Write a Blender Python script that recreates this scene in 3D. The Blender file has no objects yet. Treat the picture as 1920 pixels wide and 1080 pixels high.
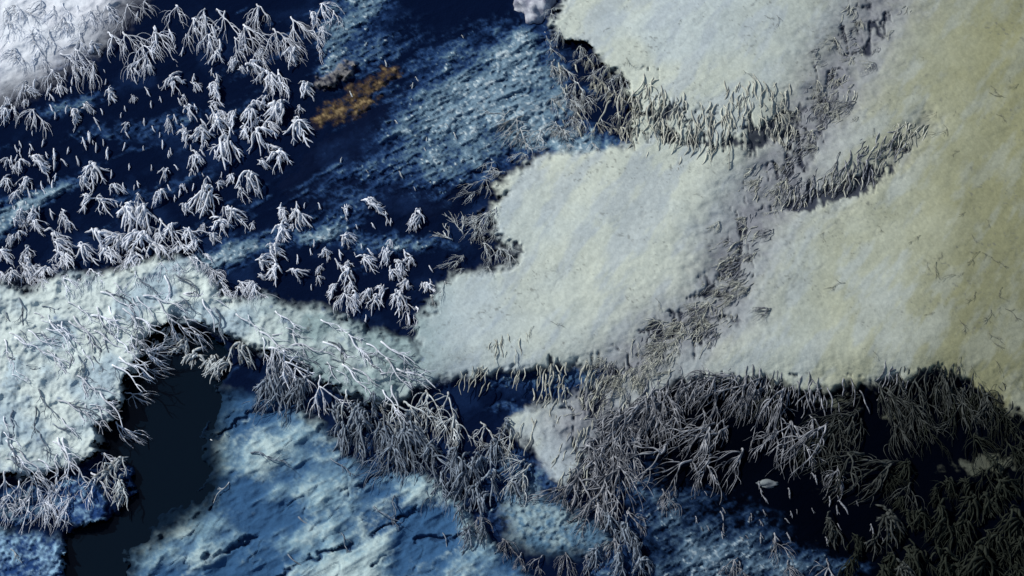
import bpy, math, random
import numpy as np
from mathutils import Vector, Matrix

# ------------------------------------------------------------------ camera, sky, sun, exposure
scene = bpy.context.scene
COL = scene.collection
TILT = math.radians(35.0)          # camera tips 35 degrees off straight down
FOV = math.radians(30.0)
DIST = 30.0 / math.tan(FOV / 2)    # the frame is about 60 m wide
PX = 60.0 / 1920.0                 # metres per photo pixel at the centre
cam_d = bpy.data.cameras.new('camera')
cam_d.angle = FOV
cam_d.clip_end = 20000
cam = bpy.data.objects.new('camera', cam_d)
cam.location = (0, -DIST * math.sin(TILT), DIST * math.cos(TILT))
cam.rotation_euler = (TILT, 0, 0)
COL.objects.link(cam)
scene.camera = cam

SUN_ELEV = math.radians(38)
SUN_AZ = math.radians(-62)         # clockwise from +Y: the sun stands to the upper left
world = bpy.data.worlds.new('World')
scene.world = world
world.use_nodes = True
wn = world.node_tree
bg = wn.nodes['Background']
sky = wn.nodes.new('ShaderNodeTexSky')
sky.sky_type = 'NISHITA'
sky.sun_disc = False
sky.sun_elevation = SUN_ELEV
sky.sun_rotation = SUN_AZ
wn.links.new(sky.outputs[0], bg.inputs[0])
bg.inputs[1].default_value = 0.08
sd_ = bpy.data.lights.new('sun', 'SUN')
sd_.energy = 3.6
sd_.angle = math.radians(0.6)
sd_.color = (1.0, 0.96, 0.9)
sun = bpy.data.objects.new('sun', sd_)
to_sun = Vector((math.sin(SUN_AZ) * math.cos(SUN_ELEV), math.cos(SUN_AZ) * math.cos(SUN_ELEV), math.sin(SUN_ELEV)))
sun.rotation_euler = to_sun.to_track_quat('Z', 'Y').to_euler()
sun.location = to_sun * 60
COL.objects.link(sun)
scene.view_settings.view_transform = 'Standard'
scene.view_settings.look = 'None'
scene.view_settings.exposure = 0.0
scene.view_settings.gamma = 1.0

rng = random.Random(7)

# ------------------------------------------------------------------ numeric helpers
CT, ST = math.cos(TILT), math.sin(TILT)
CAM = np.array([0, -DIST * ST, DIST * CT])
TF = math.tan(FOV / 2)

def ray(u, v):
    dx = TF * (np.asarray(u, float) - 960) / 960
    dy = -TF * (np.asarray(v, float) - 540) / 960
    dz = -1.0
    return dx, dy * CT - dz * ST, dy * ST + dz * CT

def ground_at(u, v, z=0.0):
    dx, dy, dz = ray(u, v)
    t = (z - CAM[2]) / dz
    return CAM[0] + t * dx, CAM[1] + t * dy, np.zeros_like(t) + z

def _hash(ix, iy, seed):
    h = (ix.astype(np.int64) * 374761393 + iy.astype(np.int64) * 668265263 + seed * 1442695041) & 0xFFFFFFFF
    h = ((h ^ (h >> 13)) * 1274126177) & 0xFFFFFFFF
    h = (h ^ (h >> 16)) & 0xFFFFFFFF
    return h / 4294967295.0

def vnoise(x, y, seed):
    ix, iy = np.floor(x), np.floor(y)
    fx, fy = x - ix, y - iy
    fx = fx * fx * fx * (fx * (fx * 6 - 15) + 10)
    fy = fy * fy * fy * (fy * (fy * 6 - 15) + 10)
    ix = ix.astype(np.int64); iy = iy.astype(np.int64)
    a = _hash(ix, iy, seed); b = _hash(ix + 1, iy, seed)
    c = _hash(ix, iy + 1, seed); d = _hash(ix + 1, iy + 1, seed)
    return (a + (b - a) * fx) * (1 - fy) + (c + (d - c) * fx) * fy

def fbm(x, y, scale, octv=4, seed=1, gain=0.5):
    s, amp, tot = 0, 1.0, 0
    f = 1.0 / scale
    for o in range(octv):
        ca, sa = math.cos(o * 0.7 + seed), math.sin(o * 0.7 + seed)
        s = s + amp * vnoise((x * ca - y * sa) * f + 17.3 * o, (x * sa + y * ca) * f + 9.1 * seed, seed + o * 31)
        tot += amp
        amp *= gain
        f *= 2.03
    return s / tot                      # about 0..1, mean .5

def ridged(x, y, scale, octv=4, seed=1):
    s, amp, tot = 0, 1.0, 0
    f = 1.0 / scale
    for o in range(octv):
        n = 1 - np.abs(2 * vnoise(x * f + 5.2 * o, y * f + 3.7 * o, seed + 13 * o) - 1)
        s = s + amp * n * n
        tot += amp
        amp *= 0.5
        f *= 2.1
    return s / tot

def sstep(a, b, x):
    t = np.clip((x - a) / (b - a), 0, 1)
    return t * t * (3 - 2 * t)

def poly_sd(px, py, poly):
    """signed distance, positive inside"""
    d2 = np.full(px.shape, 1e18)
    inside = np.zeros(px.shape, bool)
    n = len(poly)
    for i in range(n):
        x0, y0 = poly[i]; x1, y1 = poly[(i + 1) % n]
        ex, ey = x1 - x0, y1 - y0
        t = np.clip(((px - x0) * ex + (py - y0) * ey) / (ex * ex + ey * ey + 1e-9), 0, 1)
        d2 = np.minimum(d2, (px - x0 - t * ex) ** 2 + (py - y0 - t * ey) ** 2)
        if y0 != y1:
            c = ((y0 > py) != (y1 > py)) & (px < (x1 - x0) * (py - y0) / (y1 - y0) + x0)
            inside ^= c
    d = np.sqrt(d2)
    return np.where(inside, d, -d)

def line_d(px, py, pts):
    d2 = np.full(px.shape, 1e18)
    for (x0, y0), (x1, y1) in zip(pts, pts[1:]):
        ex, ey = x1 - x0, y1 - y0
        t = np.clip(((px - x0) * ex + (py - y0) * ey) / (ex * ex + ey * ey + 1e-9), 0, 1)
        d2 = np.minimum(d2, (px - x0 - t * ex) ** 2 + (py - y0 - t * ey) ** 2)
    return np.sqrt(d2)

def blob(px, py, x, y, rx, ry, ang, amp):
    c, s = math.cos(math.radians(ang)), math.sin(math.radians(ang))
    a = ((px - x) * c + (py - y) * s) / rx
    b = (-(px - x) * s + (py - y) * c) / ry
    return amp * np.exp(-(a * a + b * b))

def lerp3(a, b, t):
    return a * (1 - t[..., None]) + np.asarray(b) * t[..., None]

# ------------------------------------------------------------------ outlines (photo pixels, laid on the ground)
CORNER = [(-900, -900), (330, -900), (270, -60), (215, 20), (165, 70), (110, 105), (60, 135), (10, 165), (-100, 200), (-900, 240)]
BANK = [(-900, 520), (0, 535), (60, 545), (130, 525), (210, 515), (290, 492), (365, 490), (400, 535), (445, 568), (490, 556),
        (560, 575), (630, 592), (700, 618), (775, 645), (800, 690), (775, 735), (735, 752), (690, 747), (620, 712), (545, 682), (485, 652),
        (430, 624), (380, 604), (335, 592), (300, 612), (266, 638), (255, 690), (226, 730), (214, 772), (186, 800),
        (180, 838), (145, 858), (100, 882), (50, 892), (-10, 885), (-900, 900)]
FIELD = [(1062, -900), (1055, -10), (1036, 40), (1075, 72), (1122, 104), (1182, 152), (1196, 200), (1176, 240), (1186, 274),
         (1105, 280), (1045, 287), (982, 311), (932, 342), (946, 374), (922, 402), (928, 432), (974, 490), (902, 506),
         (852, 512), (802, 582), (780, 622), (786, 660), (764, 702), (752, 735), (800, 716), (850, 702), (930, 690), (1020, 690), (1080, 684),
         (1132, 690), (1125, 715), (1060, 745), (1010, 760), (960, 785), (950, 800), (1000, 850), (1042, 902), (1064, 912),
         (1092, 862), (1134, 804), (1182, 764), (1232, 734), (1282, 712), (1380, 710), (1440, 706), (1500, 726), (1600, 720),
         (1700, 702), (1760, 692), (1822, 722), (1882, 762), (1930, 780), (2100, 850), (2900, 1050), (2900, -900)]
SHELF = [(395, 720), (450, 742), (540, 772), (600, 802), (680, 872), (790, 892), (860, 942), (885, 990), (925, 1035),
         (985, 1070), (1040, 1160), (1100, 1900), (190, 1900), (208, 1080), (215, 1022), (262, 992), (330, 952), (372, 922), (390, 890), (366, 842), (388, 800)]
CORNER_ICE = [(-900, 990), (0, 1000), (60, 1000), (126, 1016), (122, 1080), (100, 1400), (-900, 1400)]
ROUND_ICE = [(100, 930), (130, 905), (180, 900), (200, 930), (190, 965), (150, 985), (115, 975)]
LOW_PATCH = [(965, 930), (1010, 935), (1060, 960), (1120, 985), (1135, 1020), (1080, 1030), (1010, 1025), (960, 1010), (945, 965)]
POOL = [(320, 612), (285, 632), (272, 660), (262, 692), (236, 728), (224, 765), (200, 796), (192, 842), (240, 880), (252, 930), (196, 975), (150, 990), (130, 1012),
        (122, 1080), (110, 1400), (200, 1400), (216, 1080), (222, 1018), (335, 950), (392, 896), (372, 842), (402, 724), (430, 690), (420, 650), (380, 624)]
STREAM = [(520, 350), (600, 265), (680, 210), (760, 165), (850, 105), (950, 62), (1012, 62), (1015, 150), (1005, 200), (960, 245), (925, 300),
          (890, 335), (850, 400), (790, 412), (690, 400), (590, 395)]
GOLD = [(588, 232), (606, 205), (660, 165), (742, 128), (748, 140), (712, 172), (688, 205), (650, 218), (616, 228)]
GREY_ROCK = [(600, 163), (612, 140), (660, 112), (668, 122), (650, 145), (606, 170)]
TROUGH = [(1680, -60), (1620, 60), (1560, 170), (1490, 280), (1420, 380), (1375, 470), (1345, 580), (1250, 640), (1150, 720), (1090, 800)]
TROUGH_B = [(1470, 380), (1600, 340), (1690, 280), (1735, 230)]
CRACKS = [[(385, 830), (430, 805), (480, 778), (530, 770)], [(610, 940), (655, 918), (720, 888)], [(520, 1075), (600, 1040), (700, 1000), (790, 960)],
          [(395, 960), (420, 915), (432, 880)], [(700, 1060), (790, 1020), (880, 1000)], [(380, 1050), (450, 1020), (500, 1000)]]

FROST = [  # where hoarfrost dusts the dark ground: x, y, rx, ry, angle, amount
    (905, 175, 120, 75, -35, .62), (985, 105, 45, 60, 0, .6), (830, 235, 130, 60, -35, .42), (880, 310, 90, 40, -30, .38), (740, 290, 130, 45, -30, .20),
    (660, 350, 150, 40, -20, .16), (980, 230, 50, 60, 0, .5), (1040, 260, 70, 30, 0, .5), (1010, 200, 30, 60, 10, .4), (1110, 270, 70, 20, 5, .55),
    (60, 380, 110, 13, -28, .75), (0, 420, 40, 25, -28, .9), (250, 235, 140, 14, -12, .33), (120, 200, 90, 20, -12, .33), (440, 475, 65, 22, -18, .85), (400, 500, 40, 18, -18, .8),
    (590, 440, 60, 18, -18, .5), (760, 455, 90, 18, 5, .55), (640, 450, 80, 16, 5, .35), (690, 500, 30, 10, 0, .3), (300, 350, 140, 12, -20, .28),
    (620, 120, 30, 20, -35, .6), (680, 15, 50, 40, -35, .75), (635, 60, 30, 40, -40, .65), (700, 90, 50, 20, -35, .3), (720, 110, 60, 12, -30, .3),
    (1050, 175, 20, 40, 0, .45), (1060, 205, 20, 20, 0, .6), (1100, 170, 30, 12, 0, .25),
    (1330, 1010, 130, 55, 15, .48), (1260, 950, 60, 40, 20, .4), (1430, 1060, 120, 40, 10, .45), (1390, 950, 90, 20, 20, .22), (1560, 1060, 70, 20, 0, .4), (1300, 1075, 70, 40, 0, .55),
    (1180, 880, 60, 50, -30, .3), (1190, 800, 40, 30, -40, .3), (1020, 720, 90, 22, 0, .5), (1110, 705, 40, 18, 0, .5), (950, 710, 40, 12, 0, .2), (960, 770, 40, 14, 0, .55),
    (960, 950, 90, 60, 0, .4), (1000, 900, 40, 40, 0, .45), (940, 870, 30, 30, 0, .3), (1130, 1060, 60, 50, 0, .3), (560, 730, 60, 40, 20, .25), (700, 840, 60, 30, 30, .3),
    (60, 930, 60, 18, 0, .35), (30, 960, 60, 18, 0, .5), (150, 930, 40, 30, 0, .5), (770, 60, 60, 40, -30, .15), (880, 60, 60, 20, -30, .12),
]
GAP_SHADE = [   # where shade between half-buried strands is painted into the snow field
    (1300, 200, 130, 50, 5, .30), (1260, 262, 100, 18, 5, .6), (1390, 262, 70, 20, -10, .45), (1230, 210, 50, 30, 0, .5), (1560, 365, 80, 22, -15, .85), (1640, 320, 50, 26, -30, .7), (1700, 260, 36, 22, -50, .6),
    (1500, 385, 40, 14, -10, .6), (1460, 250, 60, 70, -50, .35), (1570, 110, 36, 120, 25, .33), (1640, 60, 20, 60, 25, .3), (1390, 450, 40, 100, 15, .34), (1345, 560, 36, 60, 20, .32), (1280, 640, 70, 36, -30, .26),
    (1480, 310, 70, 25, -40, .34), (1100, 750, 90, 60, -30, .3), (1150, 850, 50, 60, -40, .4), (1250, 600, 80, 25, -40, .25), (950, 640, 50, 40, 0, .2),
    (960, 475, 30, 24, 0, .6), (930, 450, 24, 30, 0, .5), (915, 490, 24, 16, 0, .5), (1150, 690, 40, 20, -20, .45), (1040, 675, 60, 14, 0, .35),
    (1850, 480, 60, 50, 0, .2), (1870, 640, 60, 50, 0, .2), (1380, 700, 200, 12, 0, .25), (1640, 706, 160, 12, 0, .2), (1760, 700, 60, 20, 0, .5), (1860, 760, 60, 16, 35, .5),
    (1220, 130, 50, 14, 20, .3), (1300, 120, 60, 14, 0, .22),
]

def fields(U, V):
    """ground height and colour masks at photo pixels laid on the ground plane"""
    gx, gy, _ = ground_at(U, V)
    P, Q = gx * 32, -gy * 32                       # noise lives in ground coordinates
    wu = U + 30 * (fbm(P, Q, 70, 4, 11) - .5) + 30 * (fbm(P, Q, 14, 3, 12) - .5)
    wv = V + 26 * (fbm(P, Q, 70, 4, 21) - .5) + 20 * (fbm(P, Q, 14, 3, 22) - .5)
    wv0, wu0 = wv, wu
    wv = wv + 20 * (fbm(P, Q * .3, 13, 3, 25) - .5) * sstep(820, 900, U) * sstep(640, 690, V) * (V < 990)
    wu = wu + 10 * (fbm(P, Q, 22, 3, 26) - .5)
    m = {}
    for k, poly, a, b in (('corner', CORNER, -50, 46), ('bank', BANK, -15, 13), ('field', FIELD, -12, 10), ('shelf', SHELF, -16, 14),
                          ('cice', CORNER_ICE, -16, 10), ('rice', ROUND_ICE, -8, 8), ('low', LOW_PATCH, -26, 20), ('pool', POOL, -8, 10),
                          ('gold', GOLD, -10, 6), ('grey', GREY_ROCK, -5, 4), ('stream', STREAM, -30, 30)):
        m[k] = sstep(a, b, poly_sd(wu, wv, poly))
    hf = sstep(-30, 10, poly_sd(wu, wv, FIELD)); hb = sstep(-18, 9, poly_sd(wu, wv, BANK))
    # streak direction of the frozen slope: from upper right to lower left
    a = math.radians(-33)
    s1 = P * math.cos(a) + Q * math.sin(a)
    s2 = -P * math.sin(a) + Q * math.cos(a)
    grain = fbm(s1 * .38, s2, 13, 4, 31, .6)
    spot = fbm(P, Q, 7, 3, 35, .6)
    lump = fbm(s1 * .6, s2, 46, 4, 37)
    F = np.zeros_like(U)
    for b_ in FROST:
        F = F + blob(wu0, wv0, *b_)
    F = F + .12 * m['stream'] * sstep(640, 900, U + .35 * (240 - V)) + .17 * sstep(.50, .72, fbm(s1 * .22, s2, 40, 4, 39, .6)) * (U < 1010) * sstep(1010, 700, U + .4 * V)
    F = np.clip(F, 0, 1)
    facet = ridged(s1 * .40, s2, 30, 4, 33)
    fine = fbm(s1 * .7, s2, 5.5, 3, 34, .65)
    tex = (.24 * grain + .18 * spot + .14 * lump + .14 * facet + .30 * fine - .47) * 4.4
    er = fbm(P, Q, 52, 5, 36, .6) - .5
    Fe = np.clip(F + er * .7 * sstep(.04, .3, F), 0, 1)
    fr = (Fe * 1.05 + tex * (.12 + .62 * np.sqrt(Fe)) - .10) * sstep(.03, .2, F)
    fr = fr + .5 * sstep(.72, .80, spot) * sstep(.06, .3, F) * sstep(.45, .6, lump)
    fr = np.clip(fr, 0, 1)
    # shade in the gaps between the half-buried strands, painted as dark colour
    strand = ridged(P * 1.0, Q * .42, 17, 3, 51)
    trough = np.exp(-(line_d(wu0, wv0, TROUGH) / 78) ** 2)
    S = .19 * trough * (.6 + .9 * fbm(P, Q, 60, 3, 54))
    for b_ in GAP_SHADE:
        S = S + blob(U, V, *b_)
    gap_shade = sstep(.66, .92, strand * .62 + np.clip(S, 0, .9) * .85 + .5 * (fbm(P, Q, 34, 4, 53) - .5)) * sstep(.08, .28, S)
    trough_b = np.exp(-(line_d(wu0, wv0, TROUGH_B) / 30) ** 2)
    # ---- heights (metres)
    hollow = -.38 + .22 * (fbm(P, Q, 160, 3, 61) - .5) + .10 * (lump - .5)
    z = hollow + fr * (.10 + .16 * (lump - .3)) + .16 * m['stream'] + (.20 * (facet - .4) + .10 * (fine - .5) + .14 * (grain - .5)) * (.15 + .85 * sstep(.05, .4, F))
    z = z + m['gold'] * (.15 + .30 * (fbm(P, Q, 14, 4, 63, .65) - .5)) + m['grey'] * (.3 + .25 * (fbm(P, Q, 10, 3, 64) - .5))
    rough = ridged(P, Q, 55, 5, 71)
    wrinkle = fbm(P, Q, 26, 4, 73, .6)
    zs_bank = .42 + .34 * (rough - .4) + .30 * (wrinkle - .5) + .20 * (fbm(P, Q, 220, 3, 74) - .5)
    smooth = fbm(P, Q, 300, 4, 75)
    zs_field = .50 + .62 * (smooth - .5) + .16 * (fbm((P * .53 - Q * .85) * .35, P * .85 + Q * .53, 120, 3, 105) - .5) + .07 * (fbm(P, Q, 34, 4, 76) - .5) + .03 * (fbm(P, Q, 8, 3, 77) - .5) - .34 * trough * (.6 + .8 * fbm(P, Q, 30, 3, 78)) - .25 * trough_b - .16 * gap_shade
    zs_corner = -.08 + .22 * (wrinkle - .5) + .45 * (fbm(P, Q, 80, 4, 79) - .5)
    crumple = fbm(s1 * .7, s2, 74, 6, 81, .58)
    fold = ridged(s1 * .55, s2, 120, 4, 83)
    zshelf = -.12 + 1.0 * (fbm(s1 * .7, s2, 74, 4, 81, .55) - .5) + .40 * (fold - .4) + .04 * (spot - .5) + .10 * (facet - .4) - .95 * sstep(80, 0, poly_sd(wu, wv, SHELF)) * sstep(480, 360, U)
    cr = np.full(U.shape, 1e9)
    for c in CRACKS:
        cr = np.minimum(cr, line_d(wu + 8 * (spot - .5), wv + 12 * (wrinkle - .5), c))
    crack = sstep(6.5, 1.5, cr) * sstep(.25, .5, fbm(P, Q, 50, 2, 85))
    b1 = math.radians(-50)
    k1 = P * math.cos(b1) + Q * math.sin(b1); k2 = -P * math.sin(b1) + Q * math.cos(b1)
    cn = fbm(k1 * .42, k2, 44, 3, 87, .5); cn2 = fbm(P, Q, 30, 3, 88, .5)
    crease = np.maximum(sstep(.955, .995, 1 - np.abs(2 * cn - 1)), .45 * sstep(.965, .995, 1 - np.abs(2 * cn2 - 1))) * sstep(.40, .62, fbm(P, Q, 38, 3, 86))
    zshelf = zshelf - .22 * crack - .07 * crease
    z = z * (1 - m['shelf']) + zshelf * m['shelf']
    zci = -.12 + .5 * (crumple - .5) + .25 * (spot - .5)
    mi = np.maximum(m['cice'], np.maximum(m['rice'], m['low']))
    z = z * (1 - mi) + zci * mi
    z = z * (1 - m['pool']) + (-1.15) * m['pool']
    z = z * (1 - m['corner']) + zs_corner * m['corner']
    z = z * (1 - hb) + zs_bank * hb
    fsd = poly_sd(wu, wv, FIELD)
    zs_field = zs_field - .014 * crease * sstep(.4, .6, fbm(P, Q, 150, 3, 89))
    zs_field = zs_field - .42 * sstep(110, 0, fsd) * sstep(640, 720, V)
    z = z * (1 - hf) + zs_field * hf
    return dict(P=P, Q=Q, z=z, m=m, fr=fr, gap_shade=gap_shade, trough=trough, trough_b=trough_b, grain=grain, spot=spot, lump=lump,
                rough=rough, facet=facet, fine=fine, wrinkle=wrinkle, smooth=smooth, crumple=crumple, fold=fold, crack=crack, crease=crease, wu=wu, wv=wv)

def colours(U, V, f):
    P, Q, m, fr = f['P'], f['Q'], f['m'], f['fr']
    one = np.ones_like(U)
    n1 = fbm(P, Q, 240, 4, 91); n2 = fbm(P, Q, 60, 4, 92); n3 = fbm(P, Q, 9, 3, 93)
    # dark navy ground, then hoarfrost from deep blue to pale
    c = np.zeros(U.shape + (3,)) + np.array([.0024, .0068, .027])
    c = lerp3(c, (.006, .017, .058), sstep(.48, .75, fbm(P, Q, 90, 5, 90, .6)))
    br = sstep(1080, 1260, U) * sstep(690, 740, V)  # mask for dim light painted into the lower right ground
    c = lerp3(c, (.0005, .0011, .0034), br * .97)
    dull = blob(f['wu'], f['wv'], 1850, 868, 62, 17, 0, 1.2) + blob(f['wu'], f['wv'], 1680, 772, 34, 12, 0, .9) + blob(f['wu'], f['wv'], 1560, 752, 36, 9, 0, .9)
    c = lerp3(c, (.085, .095, .075), sstep(.3, .8, dull + .9 * (n3 - .5)))
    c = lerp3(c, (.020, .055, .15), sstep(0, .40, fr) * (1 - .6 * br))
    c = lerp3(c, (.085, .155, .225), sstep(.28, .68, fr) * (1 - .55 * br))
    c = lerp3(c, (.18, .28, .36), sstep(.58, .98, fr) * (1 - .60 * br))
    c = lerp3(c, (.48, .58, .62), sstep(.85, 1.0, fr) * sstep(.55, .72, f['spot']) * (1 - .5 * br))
    g1 = fbm(P, Q, 13, 4, 95, .7)
    c = lerp3(c, (.055, .035, .02), m['gold'] * sstep(.30, .46, g1))
    c = lerp3(c, (.11, .078, .038), m['gold'] * sstep(.46, .60, g1))
    c = lerp3(c, (.25, .185, .092), m['gold'] * sstep(.60, .70, g1))
    c = lerp3(c, (.20, .20, .20), m['grey'] * sstep(.3, .6, n3 * .5 + .5 * f['spot']))
    # crumpled ice
    ic = np.zeros_like(c) + np.array([.038, .105, .22])
    t = sstep(.36, .60, f['crumple'] * .66 + .10 * f['spot'] + .16 * f['fold'] + .08 * f['facet'])
    ic = lerp3(ic, (.205, .345, .43), t)
    ic = lerp3(ic, (.43, .56, .57), sstep(.46, .64, f['crumple'] * .5 + .24 * n2 + .14 * f['spot'] + .12 * f['facet']))
    ic = lerp3(ic, (.05, .12, .22), f['crease'] * .45)
    ic = lerp3(ic, (.022, .06, .14), f['crack'])
    ic = lerp3(ic, (.004, .012, .026), sstep(84, 20, poly_sd(f['wu'], f['wv'], SHELF)) * sstep(480, 390, U))  # darkening painted into the ice colour toward the pool edge
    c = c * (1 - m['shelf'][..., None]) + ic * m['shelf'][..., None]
    mi = np.maximum(m['cice'], m['rice'])
    ic2 = np.zeros_like(c) + np.array([.018, .055, .17])
    ic2 = lerp3(ic2, (.30, .50, .66), sstep(.42, .66, f['crumple'] * .35 + .35 * f['spot'] + .3 * f['grain']))
    c = c * (1 - mi[..., None]) + ic2 * mi[..., None]
    lo = np.zeros_like(c) + np.array([.09, .18, .27])
    lo = lerp3(lo, (.24, .34, .38), sstep(.42, .62, .5 * n2 + .5 * n3))
    c = c * (1 - m['low'][..., None]) + lo * m['low'][..., None]
    c = lerp3(c, (.006, .016, .018), m['pool'])
    # snow: left bank blue-white, middle cream, right stained ochre
    sn = np.zeros_like(c) + np.array([.56, .62, .54])
    sn = lerp3(sn, (.52, .62, .66), sstep(.42, .62, n1) * .55)
    warm = sstep(1250, 1900, U + 260 * (n1 - .5) + 120 * (n2 - .5) + .15 * (V - 300))
    sn = lerp3(sn, (.265, .270, .145), warm * .95)
    sn = lerp3(sn, (.15, .16, .10), sstep(1620, 2000, U + 200 * (n2 - .5)) * sstep(100, 760, V + 200 * (n1 - .5)) * .75)  # light falloff toward the lower right painted over the stain
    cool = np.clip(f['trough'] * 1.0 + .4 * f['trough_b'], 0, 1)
    q1 = math.radians(-58)
    stk = fbm((P * math.cos(q1) + Q * math.sin(q1)) * .28, -P * math.sin(q1) + Q * math.cos(q1), 34, 5, 101, .6)
    sn = lerp3(sn, (.42, .49, .53), sstep(.46, .66, stk) * .6 * (1 - .7 * warm))
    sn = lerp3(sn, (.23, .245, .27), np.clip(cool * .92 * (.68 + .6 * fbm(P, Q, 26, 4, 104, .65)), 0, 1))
    sn = lerp3(sn, (.40, .50, .56), sstep(1250, 780, U) * .55 * sstep(.3, .7, fbm(P, Q, 130, 3, 96)))
    # left bank and bright corner
    lb = sstep(900, 740, U)
    bk = np.zeros_like(c) + np.array([.60, .70, .68])
    bk = lerp3(bk, (.40, .52, .58), sstep(.42, .7, n2))
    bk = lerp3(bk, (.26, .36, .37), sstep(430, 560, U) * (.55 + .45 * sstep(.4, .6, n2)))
    bk = lerp3(bk, (.10, .17, .30), sstep(.66, .82, f['wrinkle'] * .5 + .5 * fbm(P, Q, 18, 3, 97)) * .8)
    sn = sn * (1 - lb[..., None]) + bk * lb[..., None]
    co = np.zeros_like(c) + np.array([.78, .84, .90])
    co = lerp3(co, (.70, .74, .80), sstep(.45, .7, n2) * .8)
    cm = m['corner'] * sstep(700, 400, U)
    ms = np.maximum(m['field'], m['bank'])
    sn = sn * (.91 + .18 * n3)[..., None] * (.88 + .24 * fbm(P, Q, 3.2, 2, 98))[..., None]
    sp = sstep(.74, .84, fbm(P, Q, 6, 2, 99)) * sstep(.40, .7, n2) * .6          # peppering of dark specks
    sn = lerp3(sn, (.20, .22, .21), f['crease'] * .25 * sstep(.45, .62, fbm(P, Q, 150, 3, 89)))
    sn = lerp3(sn, (.13, .14, .13), sp)
    sn = lerp3(sn, (.012, .018, .04), np.clip(f['gap_shade'], 0, 1) * .93)
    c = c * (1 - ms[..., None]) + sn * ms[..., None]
    c = c * (1 - cm[..., None]) + co * cm[..., None]
    return np.clip(c, 0, 1)

# ------------------------------------------------------------------ materials
def new_mat(name):
    m = bpy.data.materials.new(name)
    m.use_nodes = True
    nt = m.node_tree
    return m, nt, nt.nodes['Principled BSDF']

def ground_mat(name, rough, bump, scale, spec=.3, lo=.78, hi=1.22):
    m, nt, b = new_mat(name)
    at = nt.nodes.new('ShaderNodeAttribute'); at.attribute_name = 'surface_colour'
    tc = nt.nodes.new('ShaderNodeTexCoord')
    n = nt.nodes.new('ShaderNodeTexNoise'); n.inputs['Scale'].default_value = scale; n.inputs['Detail'].default_value = 6
    nt.links.new(tc.outputs['Object'], n.inputs['Vector'])
    r = nt.nodes.new('ShaderNodeMapRange'); r.inputs[3].default_value = lo; r.inputs[4].default_value = hi
    nt.links.new(n.outputs['Fac'], r.inputs[0])
    mx = nt.nodes.new('ShaderNodeVectorMath'); mx.operation = 'SCALE'
    nt.links.new(at.outputs['Color'], mx.inputs[0]); nt.links.new(r.outputs[0], mx.inputs['Scale'])
    nt.links.new(mx.outputs[0], b.inputs['Base Color'])
    bp = nt.nodes.new('ShaderNodeBump'); bp.inputs['Strength'].default_value = bump; bp.inputs['Distance'].default_value = .06
    nt.links.new(n.outputs['Fac'], bp.inputs['Height']); nt.links.new(bp.outputs[0], b.inputs['Normal'])
    b.inputs['Roughness'].default_value = rough
    b.inputs['Specular IOR Level'].default_value = spec
    return m

M_SNOW = ground_mat('snow', .9, .25, 9, .15, .93, 1.07)
M_ICE = ground_mat('frosted_ice', .95, .5, 6, .02)
M_DARK = ground_mat('dark_navy_ground', .95, .5, 8, .0)
M_ROCK = ground_mat('ochre_rock', .85, .6, 8, .2)

def branch_mat(name, frost, bark, lo, hi, ns=7.0):
    m, nt, b = new_mat(name)
    tc = nt.nodes.new('ShaderNodeTexCoord')
    oi = nt.nodes.new('ShaderNodeObjectInfo')
    n = nt.nodes.new('ShaderNodeTexNoise'); n.inputs['Scale'].default_value = ns; n.inputs['Detail'].default_value = 4
    ad = nt.nodes.new('ShaderNodeVectorMath'); ad.operation = 'ADD'
    nt.links.new(tc.outputs['Object'], ad.inputs[0]); nt.links.new(oi.outputs['Location'], ad.inputs[1])
    nt.links.new(ad.outputs[0], n.inputs['Vector'])
    r = nt.nodes.new('ShaderNodeMapRange'); r.inputs[1].default_value = lo; r.inputs[2].default_value = hi
    nt.links.new(n.outputs['Fac'], r.inputs[0])
    mx = nt.nodes.new('ShaderNodeMix'); mx.data_type = 'RGBA'
    mx.inputs['A'].default_value = (*bark, 1); mx.inputs['B'].default_value = (*frost, 1)
    nt.links.new(r.outputs[0], mx.inputs['Factor'])
    v = nt.nodes.new('ShaderNodeMapRange'); v.inputs[3].default_value = .72; v.inputs[4].default_value = 1.15
    nt.links.new(oi.outputs['Random'], v.inputs[0])
    sc = nt.nodes.new('ShaderNodeVectorMath'); sc.operation = 'SCALE'
    nt.links.new(mx.outputs['Result'], sc.inputs[0]); nt.links.new(v.outputs[0], sc.inputs['Scale'])
    nt.links.new(sc.outputs[0], b.inputs['Base Color'])
    b.inputs['Roughness'].default_value = .85
    b.inputs['Specular IOR Level'].default_value = .15
    return m

BM = {
    'white': branch_mat('white_frosted_bark', (.80, .85, .93), (.38, .41, .44), .28, .50),
    'pale': branch_mat('pale_frosted_bark', (.60, .66, .68), (.26, .27, .26), .34, .56),
    'grey': branch_mat('grey_frosted_bark', (.27, .33, .40), (.08, .10, .13), .34, .62),
    'mauve': branch_mat('mauve_grey_bark', (.38, .40, .43), (.07, .08, .10), .36, .62),
    'cream': branch_mat('cream_frosted_bark', (.58, .60, .52), (.27, .28, .26), .34, .58),
    'shaded': branch_mat('shaded_olive_bark', (.078, .088, .084), (.012, .016, .015), .36, .64),  # weaker light of the lower right put into the bark colour
    'deep_shaded': branch_mat('deep_shaded_olive_bark', (.025, .031, .024), (.006, .009, .006), .36, .64),  # deeper step of the same painted shade
    'twig': branch_mat('dark_twig_bark', (.20, .20, .17), (.08, .085, .08), .4, .6),
}

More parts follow.
